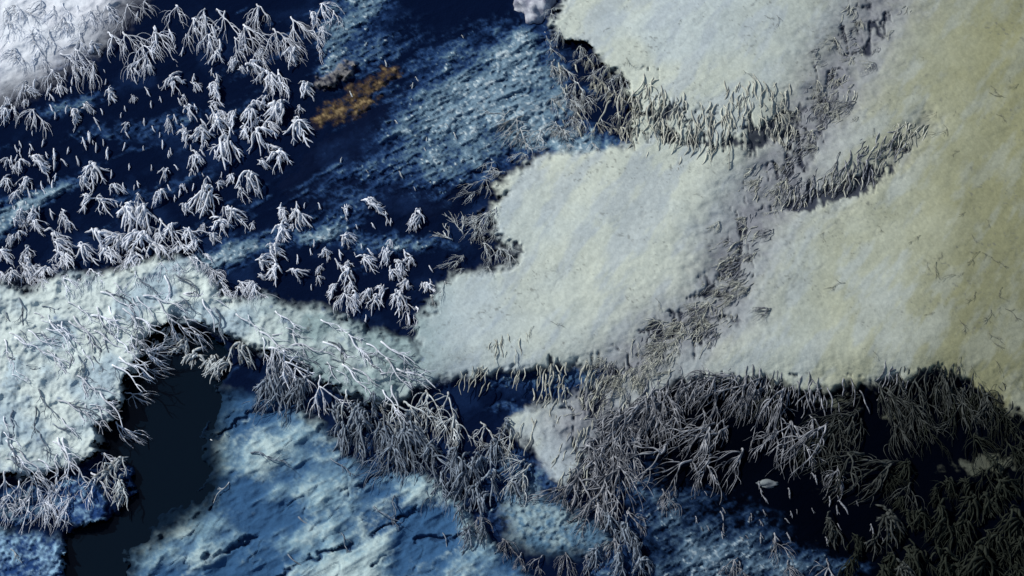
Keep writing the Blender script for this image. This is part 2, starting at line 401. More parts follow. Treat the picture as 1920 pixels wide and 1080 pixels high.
# ------------------------------------------------------------------ the ground, one height field cut into named pieces of the setting
STEP = 2.35
def axis(n, lo, hi):
    core = np.arange(-70, n + 70.01, STEP)
    def out(k):
        r, s, d = [], STEP, 0
        while d < k:
            s *= 1.12; d += s; r.append(d)
        return np.array(r)
    l, h = out(lo), out(hi)
    return np.concatenate([(core[0] - l)[::-1], core, core[-1] + h])
ua, va = axis(1920, 700, 700), axis(1080, 600, 600)
U, V = np.meshgrid(ua, va)
f = fields(U, V)
Z = f['z']
CLR = colours(U, V, f)
X, Y, _ = ground_at(U, V, Z)
nv, nu = U.shape

def height(u, v):
    i = np.clip(np.searchsorted(va, v) - 1, 0, nv - 2); j = np.clip(np.searchsorted(ua, u) - 1, 0, nu - 2)
    a = (v - va[i]) / (va[i + 1] - va[i]); b = (u - ua[j]) / (ua[j + 1] - ua[j])
    return float((Z[i, j] * (1 - b) + Z[i, j + 1] * b) * (1 - a) + (Z[i + 1, j] * (1 - b) + Z[i + 1, j + 1] * b) * a)

def spot_at(u, v):
    h = height(u, v)
    x, y, _ = ground_at(u, v, h)
    return Vector((float(x), float(y), h))

# smooth normals over the whole field
co3 = np.stack([X, Y, Z], -1)
du = np.gradient(co3, axis=1); dv = np.gradient(co3, axis=0)
NRM = np.cross(dv, du)
NRM /= np.linalg.norm(NRM, axis=-1, keepdims=True)
NRM[NRM[..., 2] < 0] *= -1

# which piece of the setting each cell belongs to
mm = f['m']
zone = np.zeros(U.shape, int)                                   # 0 dark hollow
zone[(mm['stream'] > .5)] = 1                                   # frozen slope
zone[(mm['gold'] > .5) | (mm['grey'] > .5)] = 2                 # bare rock
zone[mm['shelf'] > .5] = 3
zone[(mm['cice'] > .5) | (mm['rice'] > .5) | (mm['low'] > .5)] = 4
zone[mm['pool'] > .5] = 5
zone[mm['corner'] > .5] = 6
zone[mm['bank'] > .5] = 7
zone[mm['field'] > .5] = 8
ZN = ['dark_hollow_ground', 'frozen_slope', 'ochre_rock_ground', 'ice_shelf', 'ice_patch_ground', 'pool_bed', 'snow_corner_slope', 'snow_bank', 'snow_field']
ZL = ['navy dark ground under the frosted shrubs', 'blue frost streaked frozen slope in the middle', 'gold and brown bare rock patch beside the dark stream',
      'crumpled pale blue ice shelf with dark cracks', 'small frosted blue ice patches on low ground', 'dark bed below the pool', 'bright white snow slope in the upper left corner',
      'rough blue white snow bank arching over the dark pool', 'broad cream snow field stained ochre towards the right']
ZM = [M_DARK, M_ICE, M_ROCK, M_ICE, M_ICE, M_DARK, M_SNOW, M_SNOW, M_SNOW]
ids = np.arange(nv * nu).reshape(nv, nu)
quads = np.stack([ids[:-1, :-1], ids[1:, :-1], ids[1:, 1:], ids[:-1, 1:]], -1).reshape(-1, 4)
qz = zone[:-1, :-1].reshape(-1)
flat = co3.reshape(-1, 3); nflat = NRM.reshape(-1, 3); cflat = CLR.reshape(-1, 3)
for k in range(9):
    q = quads[qz == k]
    if not len(q):
        continue
    used, inv = np.unique(q.ravel(), return_inverse=True)
    me = bpy.data.meshes.new(ZN[k])
    me.vertices.add(len(used)); me.vertices.foreach_set('co', flat[used].ravel())
    me.loops.add(len(inv)); me.loops.foreach_set('vertex_index', inv.astype(np.int32))
    me.polygons.add(len(q)); me.polygons.foreach_set('loop_start', np.arange(0, len(inv), 4, dtype=np.int32))
    me.update(calc_edges=True)
    at = me.color_attributes.new('surface_colour', 'FLOAT_COLOR', 'POINT')
    at.data.foreach_set('color', np.concatenate([cflat[used], np.ones((len(used), 1))], 1).ravel())
    me.polygons.foreach_set('use_smooth', np.ones(len(q), bool))
    me.normals_split_custom_set_from_vertices(nflat[used].tolist())
    me.materials.append(ZM[k])
    o = bpy.data.objects.new(ZN[k], me)
    COL.objects.link(o)
    o['kind'] = 'structure'; o['label'] = ZL[k]

# the pool: a flat sheet of dark water the banks drop into
def water_mat():
    m, nt, b = new_mat('dark_pool_water')
    b.inputs['Base Color'].default_value = (.0016, .006, .013, 1)
    b.inputs['Roughness'].default_value = .12
    b.inputs['IOR'].default_value = 1.33
    b.inputs['Specular IOR Level'].default_value = .3
    tc = nt.nodes.new('ShaderNodeTexCoord'); n = nt.nodes.new('ShaderNodeTexNoise')
    n.inputs['Scale'].default_value = 1.4; n.inputs['Detail'].default_value = 5
    nt.links.new(tc.outputs['Object'], n.inputs['Vector'])
    bp = nt.nodes.new('ShaderNodeBump'); bp.inputs['Strength'].default_value = .12; bp.inputs['Distance'].default_value = .05
    nt.links.new(n.outputs['Fac'], bp.inputs['Height']); nt.links.new(bp.outputs[0], b.inputs['Normal'])
    return m
wp = [(190, 560), (470, 560), (470, 860), (430, 960), (240, 1060), (215, 1180), (60, 1180), (60, 980), (160, 860)]
me = bpy.data.meshes.new('pool_water')
me.from_pydata([tuple(float(t) for t in ground_at(np.float64(a), np.float64(b), -.82)) for a, b in wp], [], [list(range(len(wp)))[::-1]])
me.materials.append(water_mat())
o = bpy.data.objects.new('pool_water', me); COL.objects.link(o)
o['kind'] = 'structure'; o['label'] = 'still near black pool under the snow bank'

# land beyond the part the camera sees
me = bpy.data.meshes.new('far_ground')
R = 6000
me.from_pydata([(-R, -R, -1.6), (R, -R, -1.6), (R, R, -1.6), (-R, R, -1.6)], [], [[0, 1, 2, 3]])
fm, nt, b = new_mat('far_snow')
tcf = nt.nodes.new('ShaderNodeTexCoord'); nf = nt.nodes.new('ShaderNodeTexNoise'); nf.inputs['Scale'].default_value = .05; nf.inputs['Detail'].default_value = 8
rf = nt.nodes.new('ShaderNodeValToRGB'); rf.color_ramp.elements[0].position = .42; rf.color_ramp.elements[0].color = (.05, .08, .14, 1)
rf.color_ramp.elements[1].position = .58; rf.color_ramp.elements[1].color = (.55, .6, .58, 1)
nt.links.new(tcf.outputs['Object'], nf.inputs['Vector']); nt.links.new(nf.outputs['Fac'], rf.inputs[0]); nt.links.new(rf.outputs[0], b.inputs['Base Color'])
b.inputs['Roughness'].default_value = .9
me.materials.append(fm)
o = bpy.data.objects.new('far_ground', me); COL.objects.link(o)
o['kind'] = 'structure'; o['label'] = 'snowy land stretching away beyond the hollows'

# ------------------------------------------------------------------ branches
class Tubes:
    """tapered tubes that grow out of one another, kept as one connected mesh"""
    def __init__(s):
        s.v, s.f = [], []
    def tube(s, pts, rad, sides=5, root=None):
        n = len(pts)
        base = len(s.v)
        for i in range(n):
            p = pts[i]
            d = (pts[min(i + 1, n - 1)] - pts[max(i - 1, 0)])
            if d.length < 1e-6:
                d = Vector((0, -1, 0))
            d.normalize()
            a = d.cross(Vector((0, 0, 1)))
            if a.length < 1e-3:
                a = Vector((1, 0, 0))
            a.normalize()
            b = d.cross(a)
            for k in range(sides):
                t = 2 * math.pi * k / sides
                s.v.append(p + (a * math.cos(t) + b * math.sin(t)) * rad[i])
        for i in range(n - 1):
            for k in range(sides):
                k2 = (k + 1) % sides
                s.f.append((base + i * sides + k, base + i * sides + k2, base + (i + 1) * sides + k2, base + (i + 1) * sides + k))
        tip = len(s.v)
        s.v.append(pts[-1] + (pts[-1] - pts[-2]) * .35)
        for k in range(sides):
            s.f.append((base + (n - 1) * sides + k, base + (n - 1) * sides + (k + 1) % sides, tip))
        s.f.append(tuple(base + k for k in range(sides))[::-1])
        if root is not None:
            s.f.append((root, base, base + 1))
        return base
    def mesh(s, name):
        me = bpy.data.meshes.new(name)
        me.from_pydata([tuple(p) for p in s.v], [], s.f)
        me.polygons.foreach_set('use_smooth', [True] * len(me.polygons))
        me.materials.append(BM['white'])
        me.update()
        return me

def path(r, n, L, ang, curl, wig, z0, hump, z1, start=(0, 0, 0), hk=.45):
    """a strand in the local frame: -Y is down the bank, Z away from the ground; curl bends it towards -Y"""
    pts = []
    x, y = start[0], start[1]
    a = ang
    w1, w2 = r.uniform(0, 6.28), r.uniform(2.5, 5)
    for i in range(n + 1):
        t = i / n
        zz = z0 * (1 - t) + z1 * t + hump * math.sin(math.pi * min(1, t ** hk))
        pts.append(Vector((x, y, start[2] + zz)))
        aa = a * (1 - curl * t) + wig * math.sin(w1 + w2 * t * 2)
        x += L / n * math.sin(aa); y -= L / n * math.cos(aa)
    return pts

def sub(pts, T, base, sides, r, n, i, L, da, rad, wig=.15, curl=.1, drop=.6):
    p, d = pts[i], pts[min(i + 1, len(pts) - 1)] - pts[i - 1]
    a = math.atan2(d.x, -d.y) + da
    q = path(r, n, L, a, curl, wig, 0, .02, -p.z * drop * r.uniform(.3, 1), start=p)
    b2 = T.tube(q, [rad * (1 - .65 * k / n) for k in range(n + 1)], sides, base + i * sides)
    return q, b2

def proto_tuft(seed):
    """weeping clump: blunt frost-laden fingers falling from a lumpy crown"""
    r = random.Random(seed)
    t = Tubes()
    style = seed % 3
    capx = r.uniform(-.05, .05)
    t.tube([Vector((0, .10, -.3)), Vector((.01, .06, .0)), Vector((capx * .5, .0, .12)), Vector((capx, -.06, .18)), Vector((capx, -.15, .18))], [.03, .04, .045, .065, .035], 7)
    parts = [('trunk', t.mesh('trunk'))]
    nb = (r.randint(15, 19), r.randint(9, 13), r.randint(12, 16))[style]
    spread = (1.3, 1.05, .85)[style]
    asym = r.uniform(-.35, .35)
    T, b = None, None
    for k in range(nb):
        a = r.gauss(0, .55) * spread + asym if k > 4 else (k / 2 - 1) * spread * .95 + asym
        a = max(-2.0, min(2.0, a))
        up = r.random() < .24
        if up:
            a = r.choice((-1, 1)) * r.uniform(1.5, 3.0)
        L = (r.uniform(.28, .95) if not up else r.uniform(.16, .36)) * (1 - .3 * min(1.3, abs(a)) / 1.25 if not up else 1)
        R = r.uniform(.017, .034) * (1.1, 1, .9)[style]
        hump = r.uniform(.02, .20)
        sy = r.uniform(-.34, .03) if style == 2 else r.uniform(-.22, .05)
        pts = path(r, 8, L, a, r.uniform(-.15, .4) if not up else 0, r.uniform(.12, .5), .12, hump, r.uniform(.0, .12), start=(capx + r.uniform(-.15, .15), sy, 0))
        fresh = k % 2 == 0
        if fresh:
            T = Tubes()
        b = T.tube(pts, [R * q * r.uniform(.85, 1.15) for q in (.8, 1.05, 1.2, 1.2, 1.1, 1.0, .9, .75, .5)], 5, None if fresh else b)
        for j in range(r.randint(2, 4) if not up else 0):
            i = r.randint(2, 6)
            q, b2 = sub(pts, T, b, 5, r, 4, i, L * r.uniform(.16, .40), r.choice((-1, 1)) * r.uniform(.35, .9), R * r.uniform(.5, .8), .3)
        if not fresh or k == nb - 1:
            parts.append(('branch', T.mesh('branch')))
    return parts

def proto_arch(seed):
    """open arching shrub: a leaning stem forks into limbs, each raking out into long bowed branches"""
    r = random.Random(seed)
    lean = r.uniform(-.7, .7)
    t = Tubes()
    stem = path(r, 5, r.uniform(.14, .34), lean, 0, .4, -.04, .05, .09)
    stem[0].z = -.2
    t.tube(stem, [.026, .022, .020, .020, .021, .016], 6)
    parts = [('trunk', t.mesh('trunk'))]
    nl = r.randint(2, 4)
    side = r.uniform(-.4, .4)
    for k in range(nl):
        a = ((k + .5) / nl * 2 - 1) * 1.0 + side + r.uniform(-.25, .25)
        T = Tubes()
        R = r.uniform(.0115, .0175)
        s0 = stem[r.randint(2, 5)]
        Ll = r.uniform(.30, .62)
        pts = path(r, 7, Ll, a, r.uniform(.1, .5), r.uniform(.1, .35), 0, r.uniform(.0, .06), r.uniform(-.06, .04), start=s0)
        b = T.tube(pts, [R * (1.05 - .45 * q / 7) for q in range(8)], 5)
        bend = r.uniform(.7, 1.7)
        na = r.randint(4, 7)
        for j in range(na):
            i = r.randint(1, 7)
            p = pts[i]
            a0 = a + r.uniform(-.45, .95) * (1 if a >= 0 else -1)
            q = path(r, 8, r.uniform(.25, .62), a0, bend, r.uniform(.06, .28), 0, r.uniform(0, .04), -p.z * r.uniform(.5, 1.05), start=p)
            rr = R * r.uniform(.55, .8)
            b2 = T.tube(q, [rr * (1 - .72 * m_ / 8) for m_ in range(9)], 5, b + i * 5)
            if r.random() < .6:
                sub(q, T, b2, 5, r, 4, r.randint(2, 5), r.uniform(.10, .28), r.choice((-1, 1)) * r.uniform(.3, .8), rr * .7, .2, .4)
        parts.append(('branch', T.mesh('branch')))
    return parts

def proto_strands(seed):
    """branches half sunk in the snow, running down the bank from a buried stem"""
    r = random.Random(seed)
    t = Tubes()
    st = path(r, 6, r.uniform(.3, .5), r.uniform(-.8, .8), 0, .4, -.02, .03, -.01, start=(r.uniform(-.2, .2), .1, 0), hk=.8)
    t.tube(st, [.012, .018, .02, .02, .018, .015, .01], 5)
    parts = [('trunk', t.mesh('trunk'))]
    n = r.randint(4, 7)
    for k in range(n):
        T = Tubes()
        L = r.uniform(.3, .9)
        R = r.uniform(.011, .019)
        pts = path(r, 9, L, r.uniform(-.25, .25), 0, r.uniform(.15, .45), -.03, r.uniform(.04, .075), r.uniform(-.05, -.03), start=(r.uniform(-.55, .55), r.uniform(-.45, .35), 0), hk=.8)
        b = T.tube(pts, [R * q * r.uniform(.8, 1.2) for q in (.8, .95, 1.05, 1.1, 1.1, 1.05, 1.0, .9, .8, .6)], 5)
        if r.random() < .45:
            sub(pts, T, b, 5, r, 4, r.randint(2, 6), L * r.uniform(.25, .5), r.choice((-1, 1)) * r.uniform(.3, .8), R * .7, .25, .1)
        parts.append(('branch', T.mesh('branch')))
    return parts

def proto_fallen(seed, thick=.028):
    """forked dead branch lying on the snow"""
    r = random.Random(seed)
    T = Tubes()
    pts = path(r, 9, 1.0, r.uniform(-.3, .3), 0, r.uniform(.25, .5), .0, .05, -.01, hk=.8)
    b = T.tube(pts, [thick * (1 - .55 * q / 9) for q in range(10)], 5)
    for j in range(r.randint(2, 4)):
        q, b2 = sub(pts, T, b, 5, r, 5, r.randint(2, 7), r.uniform(.25, .5), r.choice((-1, 1)) * r.uniform(.4, .9), .013, .3, .05, .3)
        if r.random() < .5:
            sub(q, T, b2, 5, r, 3, 2, r.uniform(.1, .2), r.choice((-1, 1)) * r.uniform(.5, .9), .009, .2, 0, .3)
    return T.mesh('fallen_branch')

def proto_stem(seed):
    """short frost-coated stem poking up, with a bud-like side shoot"""
    r = random.Random(seed)
    T = Tubes()
    pts = path(r, 5, .9, r.uniform(-.15, .15), 0, r.uniform(.1, .3), .32, .05, .02)
    pts[0] = pts[0] + Vector((0, .02, 0))
    b = T.tube(pts, [.04, .07, .10, .10, .08, .04], 6)
    if r.random() < .75:
        sub(pts, T, b, 6, r, 3, r.randint(1, 3), r.uniform(.25, .5), r.choice((-1, 1)) * r.uniform(.4, .8), .06)
    # root into the ground
    T.tube([pts[0], pts[0] + Vector((0, .05, -.2)), pts[0] + Vector((0, .08, -.55))], [.06, .05, .05], 5, b)
    return T.mesh('frosted_stem')

P_TUFT = [proto_tuft(100 + i) for i in range(24)]
P_ARCH = [proto_arch(200 + i) for i in range(22)]
P_STRAND = [proto_strands(300 + i) for i in range(18)]
P_FALLEN = [proto_fallen(400 + i) for i in range(14)]
P_TWIG = [proto_fallen(450 + i, .013) for i in range(8)]
P_STEM = [proto_stem(500 + i) for i in range(10)]

THINGS = []     # (object, kind, look, u, v, size)

def pose(o, u, v, s, rot, follow=True, flip=False, lift=0.0, sx=1.0):
    p = spot_at(u, v)
    tip = spot_at(u - s * .7 * math.sin(rot) * -1 * 0, v + s * .75)
    L = s * PX / CT
    tilt = 0
    if follow:
        tilt = math.atan2(tip.z - p.z, max(.2, .75 * L))
        tilt = max(-.75, min(.6, tilt))
    m = Matrix.Translation(p + Vector((0, 0, lift))) @ Matrix.Rotation(-tilt, 4, 'X') @ Matrix.Rotation(rot, 4, 'Z')
    m = m @ Matrix.Diagonal((s * PX * (-1 if flip else 1) * sx, L, s * PX * 1.1, 1))
    o.matrix_world = m

def put_parts(name, protos, mat, u, v, s, rot=None, **kw):
    pr = rng.choice(protos)
    root = bpy.data.objects.new(name, None)
    root.empty_display_size = .2
    COL.objects.link(root)
    pose(root, u, v, s, rng.uniform(-.3, .3) if rot is None else rot, flip=rng.random() < .5, **kw)
    for nm, me in pr:
        c = bpy.data.objects.new(nm, me)
        c.parent = root
        COL.objects.link(c)
        c.material_slots[0].link = 'OBJECT'
        c.material_slots[0].material = BM[mat]
    THINGS.append((root, name, mat, u, v, s))
    return root

def put_one(name, protos, mat, u, v, s, rot=None, **kw):
    o = bpy.data.objects.new(name, rng.choice(protos))
    COL.objects.link(o)
    o.material_slots[0].link = 'OBJECT'
    o.material_slots[0].material = BM[mat]
    pose(o, u, v, s, rng.uniform(-.3, .3) if rot is None else rot, flip=rng.random() < .5, **kw)
    THINGS.append((o, name, mat, u, v, s))
    return o

# ---- weeping tufts, placed one by one from the photograph: crown x, y, length
TUFTS = [(327, 152, 50), (405, 104, 50), (440, 118, 44), (466, 128, 52), (500, 142, 58), (550, 100, 60), (572, 164, 46), (402, 162, 62), (350, 208, 44), (316, 228, 34),
         (345, 252, 46), (410, 224, 54), (380, 250, 56), (440, 216, 42), (470, 210, 52), (525, 202, 66), (552, 236, 66), (485, 250, 58), (425, 266, 72), (370, 296, 46),
         (488, 308, 32), (520, 292, 52), (313, 324, 40), (138, 212, 50), (62, 302, 54), (178, 316, 58), (155, 340, 42), (215, 354, 46), (300, 366, 54), (390, 360, 72),
         (472, 336, 80), (187, 380, 46), (120, 406, 48), (62, 422, 46), (240, 398, 70), (272, 394, 66), (345, 390, 38), (100, 446, 56), (220, 452, 60), (180, 440, 66),
         (260, 450, 60), (320, 430, 66), (350, 440, 60), (150, 470, 56), (555, 402, 56), (527, 428, 52), (522, 396, 26), (510, 466, 56), (490, 490, 42), (520, 502, 46), (548, 512, 44), (55, 500, 52),
         (115, 484, 54), (200, 478, 56), (250, 488, 50), (290, 470, 56), (20, 520, 46), (85, 515, 44), (650, 393, 34), (685, 382, 52), (783, 402, 46), (683, 487, 40), (725, 474, 44), (768, 488, 30), (650, 512, 56),
         (715, 545, 42), (748, 555, 46), (798, 540, 46), (690, 548, 40), (630, 540, 42), (665, 560, 36), (475, 540, 46), (10, 340, 36), (430, 395, 60), (410, 420, 50), (585, 30, 50), (600, 60, 46)]
for u, v, s in TUFTS:
    put_parts('weeping_shrub', P_TUFT, 'white', u, v - 4, s * rng.uniform(.78, 1.05), rot=rng.uniform(-.1, .75), sx=rng.uniform(.85, 1.15))
_small = []
for _ in range(900):
    if len(_small) >= 84:
        break
    u, v = rng.choice(((rng.uniform(0, 620), rng.uniform(60, 520)), (rng.gauss(450, 70), rng.gauss(210, 70)), (rng.uniform(0, 400), rng.gauss(460, 30)), (rng.gauss(680, 70), rng.gauss(520, 40)), (rng.uniform(0, 70), rng.uniform(180, 520))))
    if u < 0 or max(poly_sd(np.array([u]), np.array([v]), p)[0] for p in (CORNER, BANK, FIELD, STREAM, GOLD)) > -14 or any((u - a) ** 2 + (v - b) ** 2 < 15 ** 2 for a, b in _small):
        continue
    _small.append((u, v))
    put_parts('weeping_shrub', P_TUFT, 'white', u, v, rng.uniform(18, 38), rot=rng.uniform(-.2, .8))
for i in range(20):
    u = i * 25 + rng.uniform(-10, 10)
    put_parts('arching_shrub', P_ARCH, 'white', u, 512 - 18 * (u > 200) + 40 * (u > 400) + rng.uniform(-16, 14), rng.uniform(36, 62), rot=rng.uniform(-.3, .7))
# tufts over the pool and down the dark gully below the bank
for u, v, s in [(345, 640, 70), (318, 615, 46), (292, 645, 56), (372, 668, 58), (396, 672, 54), (412, 690, 48), (455, 652, 62), (430, 680, 50), (226, 862, 50), (228, 905, 48), (205, 880, 50)]:
    put_parts('weeping_shrub', P_TUFT, 'pale', u, v, s)
GULLY = [(500, 690), (560, 715), (610, 740), (660, 765), (710, 780), (760, 795), (810, 830), (850, 860), (890, 880)]
for i in range(44):
    t = rng.random() * (len(GULLY) - 1)
    k = int(t); a, b = GULLY[k], GULLY[min(k + 1, len(GULLY) - 1)]
    u = a[0] + (b[0] - a[0]) * (t - k) + rng.uniform(-24, 24); v = a[1] + (b[1] - a[1]) * (t - k) + rng.uniform(-32, 38)
    if i % 3 == 0:
        put_parts('arching_shrub', P_ARCH, 'grey', u, v, rng.uniform(70, 100), rot=rng.uniform(-.2, .4))
    else:
        put_parts('weeping_shrub', P_TUFT, 'grey', u, v, rng.uniform(46, 74), sx=.8)
for u, v, s in [(870, 870, 70), (925, 890, 60), (905, 930, 52), (960, 900, 56), (880, 990, 46), (905, 985, 40), (860, 955, 44), (985, 885, 52), (930, 830, 56), (950, 790, 40),
                (1140, 965, 50), (1170, 985, 50), (1190, 1015, 54), (1160, 1040, 54), (1205, 1050, 50), (1120, 1030, 46)]:
    put_parts('weeping_shrub', P_TUFT, 'grey', u, v, s, sx=.8)
# clumps in the lower right, bark painted dark for the dim light there
for u, v, s in [(1553, 975, 48), (1665, 965, 62), (1725, 965, 50), (1765, 955, 68), (1715, 1030, 60), (1760, 1035, 66), (1835, 1030, 80), (1825, 935, 60), (1800, 975, 50), (1880, 905, 60), (1900, 960, 70),
                (1870, 1010, 54), (1690, 1060, 50), (1905, 1065, 50), (1640, 1010, 36), (1860, 870, 56), (1910, 1010, 50), (1790, 1060, 46)]:
    put_parts('weeping_shrub', P_TUFT, 'deep_shaded' if u > 1690 else 'shaded', u, v, s)

for i in range(22):
    u, v = rng.uniform(1590, 1918), rng.uniform(850, 1075)
    if u + v < 2560:
        continue
    put_parts('weeping_shrub', P_TUFT, 'deep_shaded', u, v, rng.uniform(30, 56), rot=rng.uniform(-.5, .4))
# ---- open arching shrubs
ARCH = [(20, 40, 60), (60, 50, 66), (120, 30, 60), (150, 60, 56), (30, 90, 60), (100, 10, 56), (30, 10, 70), (75, 0, 60), (110, 100, 86), (70, 92, 66), (140, 92, 76), (200, 60, 80), (232, 60, 92), (262, 82, 80), (290, 50, 86), (282, 95, 72), (178, 115, 66), (330, 10, 70), (360, 35, 76),
        (385, 15, 84), (420, 20, 96), (455, 45, 88), (480, 8, 80), (510, 55, 90), (545, 30, 80), (565, 55, 84), (600, 8, 70), (240, 8, 66), (170, 18, 60), (205, 5, 60), (275, 0, 56), (625, 20, 60), (530, 70, 70),
        (400, 60, 70), (20, 195, 56), (50, 150, 56), (65, 205, 66), (95, 130, 66), (520, 130, 76), (480, 100, 60), (440, 70, 66), (300, 410, 90), (330, 455, 70), (120, 520, 56), (40, 480, 60), (420, 520, 72), (440, 540, 60), (395, 505, 56)]
for u, v, s in ARCH:
    put_parts('arching_shrub', P_ARCH, 'white', u, v, s, rot=rng.uniform(-.1, .65))
for u, v, s, ro in [(316, 596, 70, .9), (345, 592, 76, .7), (262, 655, 60, 1.2), (258, 690, 56, 1.3), (232, 735, 50, 1.1), (215, 790, 60, 1.0), (250, 628, 60, .5), (500, 652, 86, .7), (530, 650, 92, .4), (560, 680, 80, .3), (600, 700, 76, .2),
                    (10, 880, 80, 0), (40, 895, 76, -.1), (75, 880, 66, .1), (100, 905, 70, 0), (130, 890, 72, -.2), (60, 930, 60, -.3), (170, 885, 76, .4), (95, 935, 60, 0), (20, 925, 66, -.3), (190, 850, 66, .8), (140, 930, 56, -.3),
                    (480, 545, 70, .5), (650, 545, 60, 0), (780, 575, 66, .6), (760, 560, 56, .3)]:
    put_parts('arching_shrub', P_ARCH, 'white', u, v, s, rot=ro)
for u, v, s, ro in [(720, 755, 80, .7), (755, 752, 90, .5), (800, 730, 96, .2), (840, 735, 90, -.2), (855, 765, 84, -.3), (815, 765, 80, 0), (770, 790, 70, .3), 
                    (1000, 870, 90, -.5), (985, 862, 70, -1.0), (960, 800, 60, -.4), (940, 815, 64, -.2), (900, 790, 60, .3), (690, 745, 76, .5), (650, 728, 76, .3), 
                    (905, 330, 46, .6), (930, 305, 50, -.3), (892, 360, 48, -.6), (920, 395, 46, -.5), (900, 410, 44, -.8), (870, 440, 60, -2.6), (850, 450, 56, -2.2), (890, 445, 50, 2.9), (905, 455, 46, .2), (935, 465, 46, 0), (870, 480, 40, -.4),
                    (955, 460, 36, .2), (985, 215, 66, -.7), (990, 235, 72, -.5), (1010, 245, 60, -.2), (1045, 235, 50, -.1), (1065, 130, 56, -.3), (1075, 150, 60, 0), (1060, 165, 54, -.5), (1090, 175, 50, .2), (1040, 110, 46, .1), (1080, 195, 52, .2),
                    (1110, 140, 44, .1), (1130, 150, 44, 0), (1150, 170, 50, -.2), (1120, 230, 40, .1), (1090, 225, 44, -.2), (1160, 215, 50, .2), (1150, 240, 44, 0), (1060, 245, 46, 0), (1100, 105, 40, .2), (1140, 120, 40, .1), (1030, 85, 44, .3), (1020, 60, 36, .6),
                    (1040, 15, 40, -.3), (1180, 190, 56, 0), (1195, 215, 60, .1), (960, 205, 54, -.9)]:
    put_parts('arching_shrub', P_ARCH, 'pale' if u < 1100 else 'cream', u, v, s, rot=ro)
for i in range(26):
    put_parts('arching_shrub', P_ARCH, 'pale', rng.uniform(1030, 1175), rng.uniform(85, 262), rng.uniform(26, 48), rot=rng.uniform(-.6, .5))
for u, v in [(940, 320), (915, 345), (925, 385), (905, 420), (935, 440), (960, 478), (920, 495), (880, 505), (860, 500), (835, 525), (810, 560), (785, 610), (980, 300), (1020, 285), (1065, 275), (1120, 275), (1055, 60), (1090, 85), (1140, 118), (1170, 140)]:
    put_parts('arching_shrub', P_ARCH, 'pale', u + rng.uniform(-8, 8), v + rng.uniform(-12, 4), rng.uniform(28, 48), rot=rng.uniform(-1.2, .3))
# the dense thicket along the lower edge of the snow field
TOP = [(1080, 900), (1110, 850), (1150, 800), (1200, 765), (1260, 735), (1330, 722), (1420, 722), (1500, 740), (1600, 732), (1700, 715), (1770, 705), (1850, 755), (1930, 800)]
def along(t):
    t *= len(TOP) - 1
    k = min(int(t), len(TOP) - 2)
    return TOP[k][0] + (TOP[k + 1][0] - TOP[k][0]) * (t - k), TOP[k][1] + (TOP[k + 1][1] - TOP[k][1]) * (t - k)
for i in range(96):
    u, v = along((i + rng.uniform(0, 1)) / 96)
    row = rng.random() ** 1.3
    v += row * (105 if u > 1180 else 70) - 26; u += rng.uniform(-12, 12) + row * (40 if u < 1180 else 0)
    s = rng.uniform(58, 104) * (1 if u < 1650 else .85)
    x_ = u + rng.uniform(-90, 90) + (v - 780) * .6
    mat = 'mauve' if x_ < 1480 else ('shaded' if x_ < 1780 else 'deep_shaded')  # bark steps darker rightward, painting the weaker light
    put_parts('arching_shrub', P_ARCH, mat, u, v, s, rot=rng.uniform(-.95, .15) if u < 1620 else rng.uniform(-.5, .4))
for u, v, s, ro in [(1300, 860, 100, -.9), (1335, 850, 96, -.2), (1255, 830, 110, -.9), (1180, 880, 110, -.7), (1160, 930, 90, -.8), (1125, 930, 90, -.6), (1390, 840, 90, -.6), (1555, 790, 110, -.9), (1625, 850, 120, -1.0), (1690, 865, 110, -1.0),
                    (1710, 905, 76, -.4), (1570, 870, 60, -.3), (1240, 915, 50, 0), (1105, 960, 60, -.4), (1450, 1010, 62, .1), (1385, 1045, 56, -.4), (1480, 1050, 50, 0), (1550, 1045, 66, -.2), (1385, 1050, 50, .5), (1060, 1035, 50, 0), (1100, 1040, 56, .1),
                    (1020, 1040, 46, -.4), (980, 1035, 46, -.2), (940, 1010, 44, .2), (895, 970, 50, .1), (1150, 1000, 60, -.1), (1180, 950, 60, .1)]:
    put_parts('arching_shrub', P_ARCH, 'mauve' if u < 1600 else 'shaded', u, v, s, rot=ro)
for i in range(10):
    put_parts('arching_shrub', P_ARCH, 'deep_shaded', rng.uniform(1640, 1910), rng.uniform(840, 1060), rng.uniform(55, 85), rot=rng.uniform(-.6, .6))

# ---- half-buried strands in the snow
for i in range(38):
    u = rng.uniform(1180, 1470); v = 145 + rng.random() * 110 + (6 if u < 1350 else -4)
    put_parts('half_buried_shrub', P_STRAND, 'cream', u, v, rng.uniform(56, 96), rot=rng.uniform(-.35, .1), follow=False, lift=.0)
for i in range(26):
    t = rng.random()
    u = 1480 + 240 * t + rng.uniform(-12, 12); v = 362 - 130 * t + rng.uniform(-18, 14) + 20 * math.sin(t * 3)
    put_parts('half_buried_shrub', P_STRAND, 'cream' if rng.random() < .6 else 'mauve', u, v, rng.uniform(46, 74), rot=rng.uniform(-.7, -.1), follow=False)
for i in range(190):
    t = rng.random() * (len(TROUGH) - 1.7) + .3
    k = int(t); a, b = TROUGH[k], TROUGH[k + 1]
    u = a[0] + (b[0] - a[0]) * (t - k) + rng.gauss(-2, 32); v = a[1] + (b[1] - a[1]) * (t - k) + rng.uniform(-20, 20)
    if v < 4:
        continue
    if i % 2:
        put_parts('low_scrub_plant', P_ARCH, 'cream' if rng.random() < .6 else 'mauve', u, v, rng.uniform(24, 46), rot=rng.uniform(-1.4, -.1), follow=False, lift=-.02)
    else:
        put_parts('half_buried_shrub', P_STRAND, 'cream' if rng.random() < .7 else 'mauve', u, v, rng.uniform(26, 56), rot=rng.uniform(-1.2, -.2), follow=False)
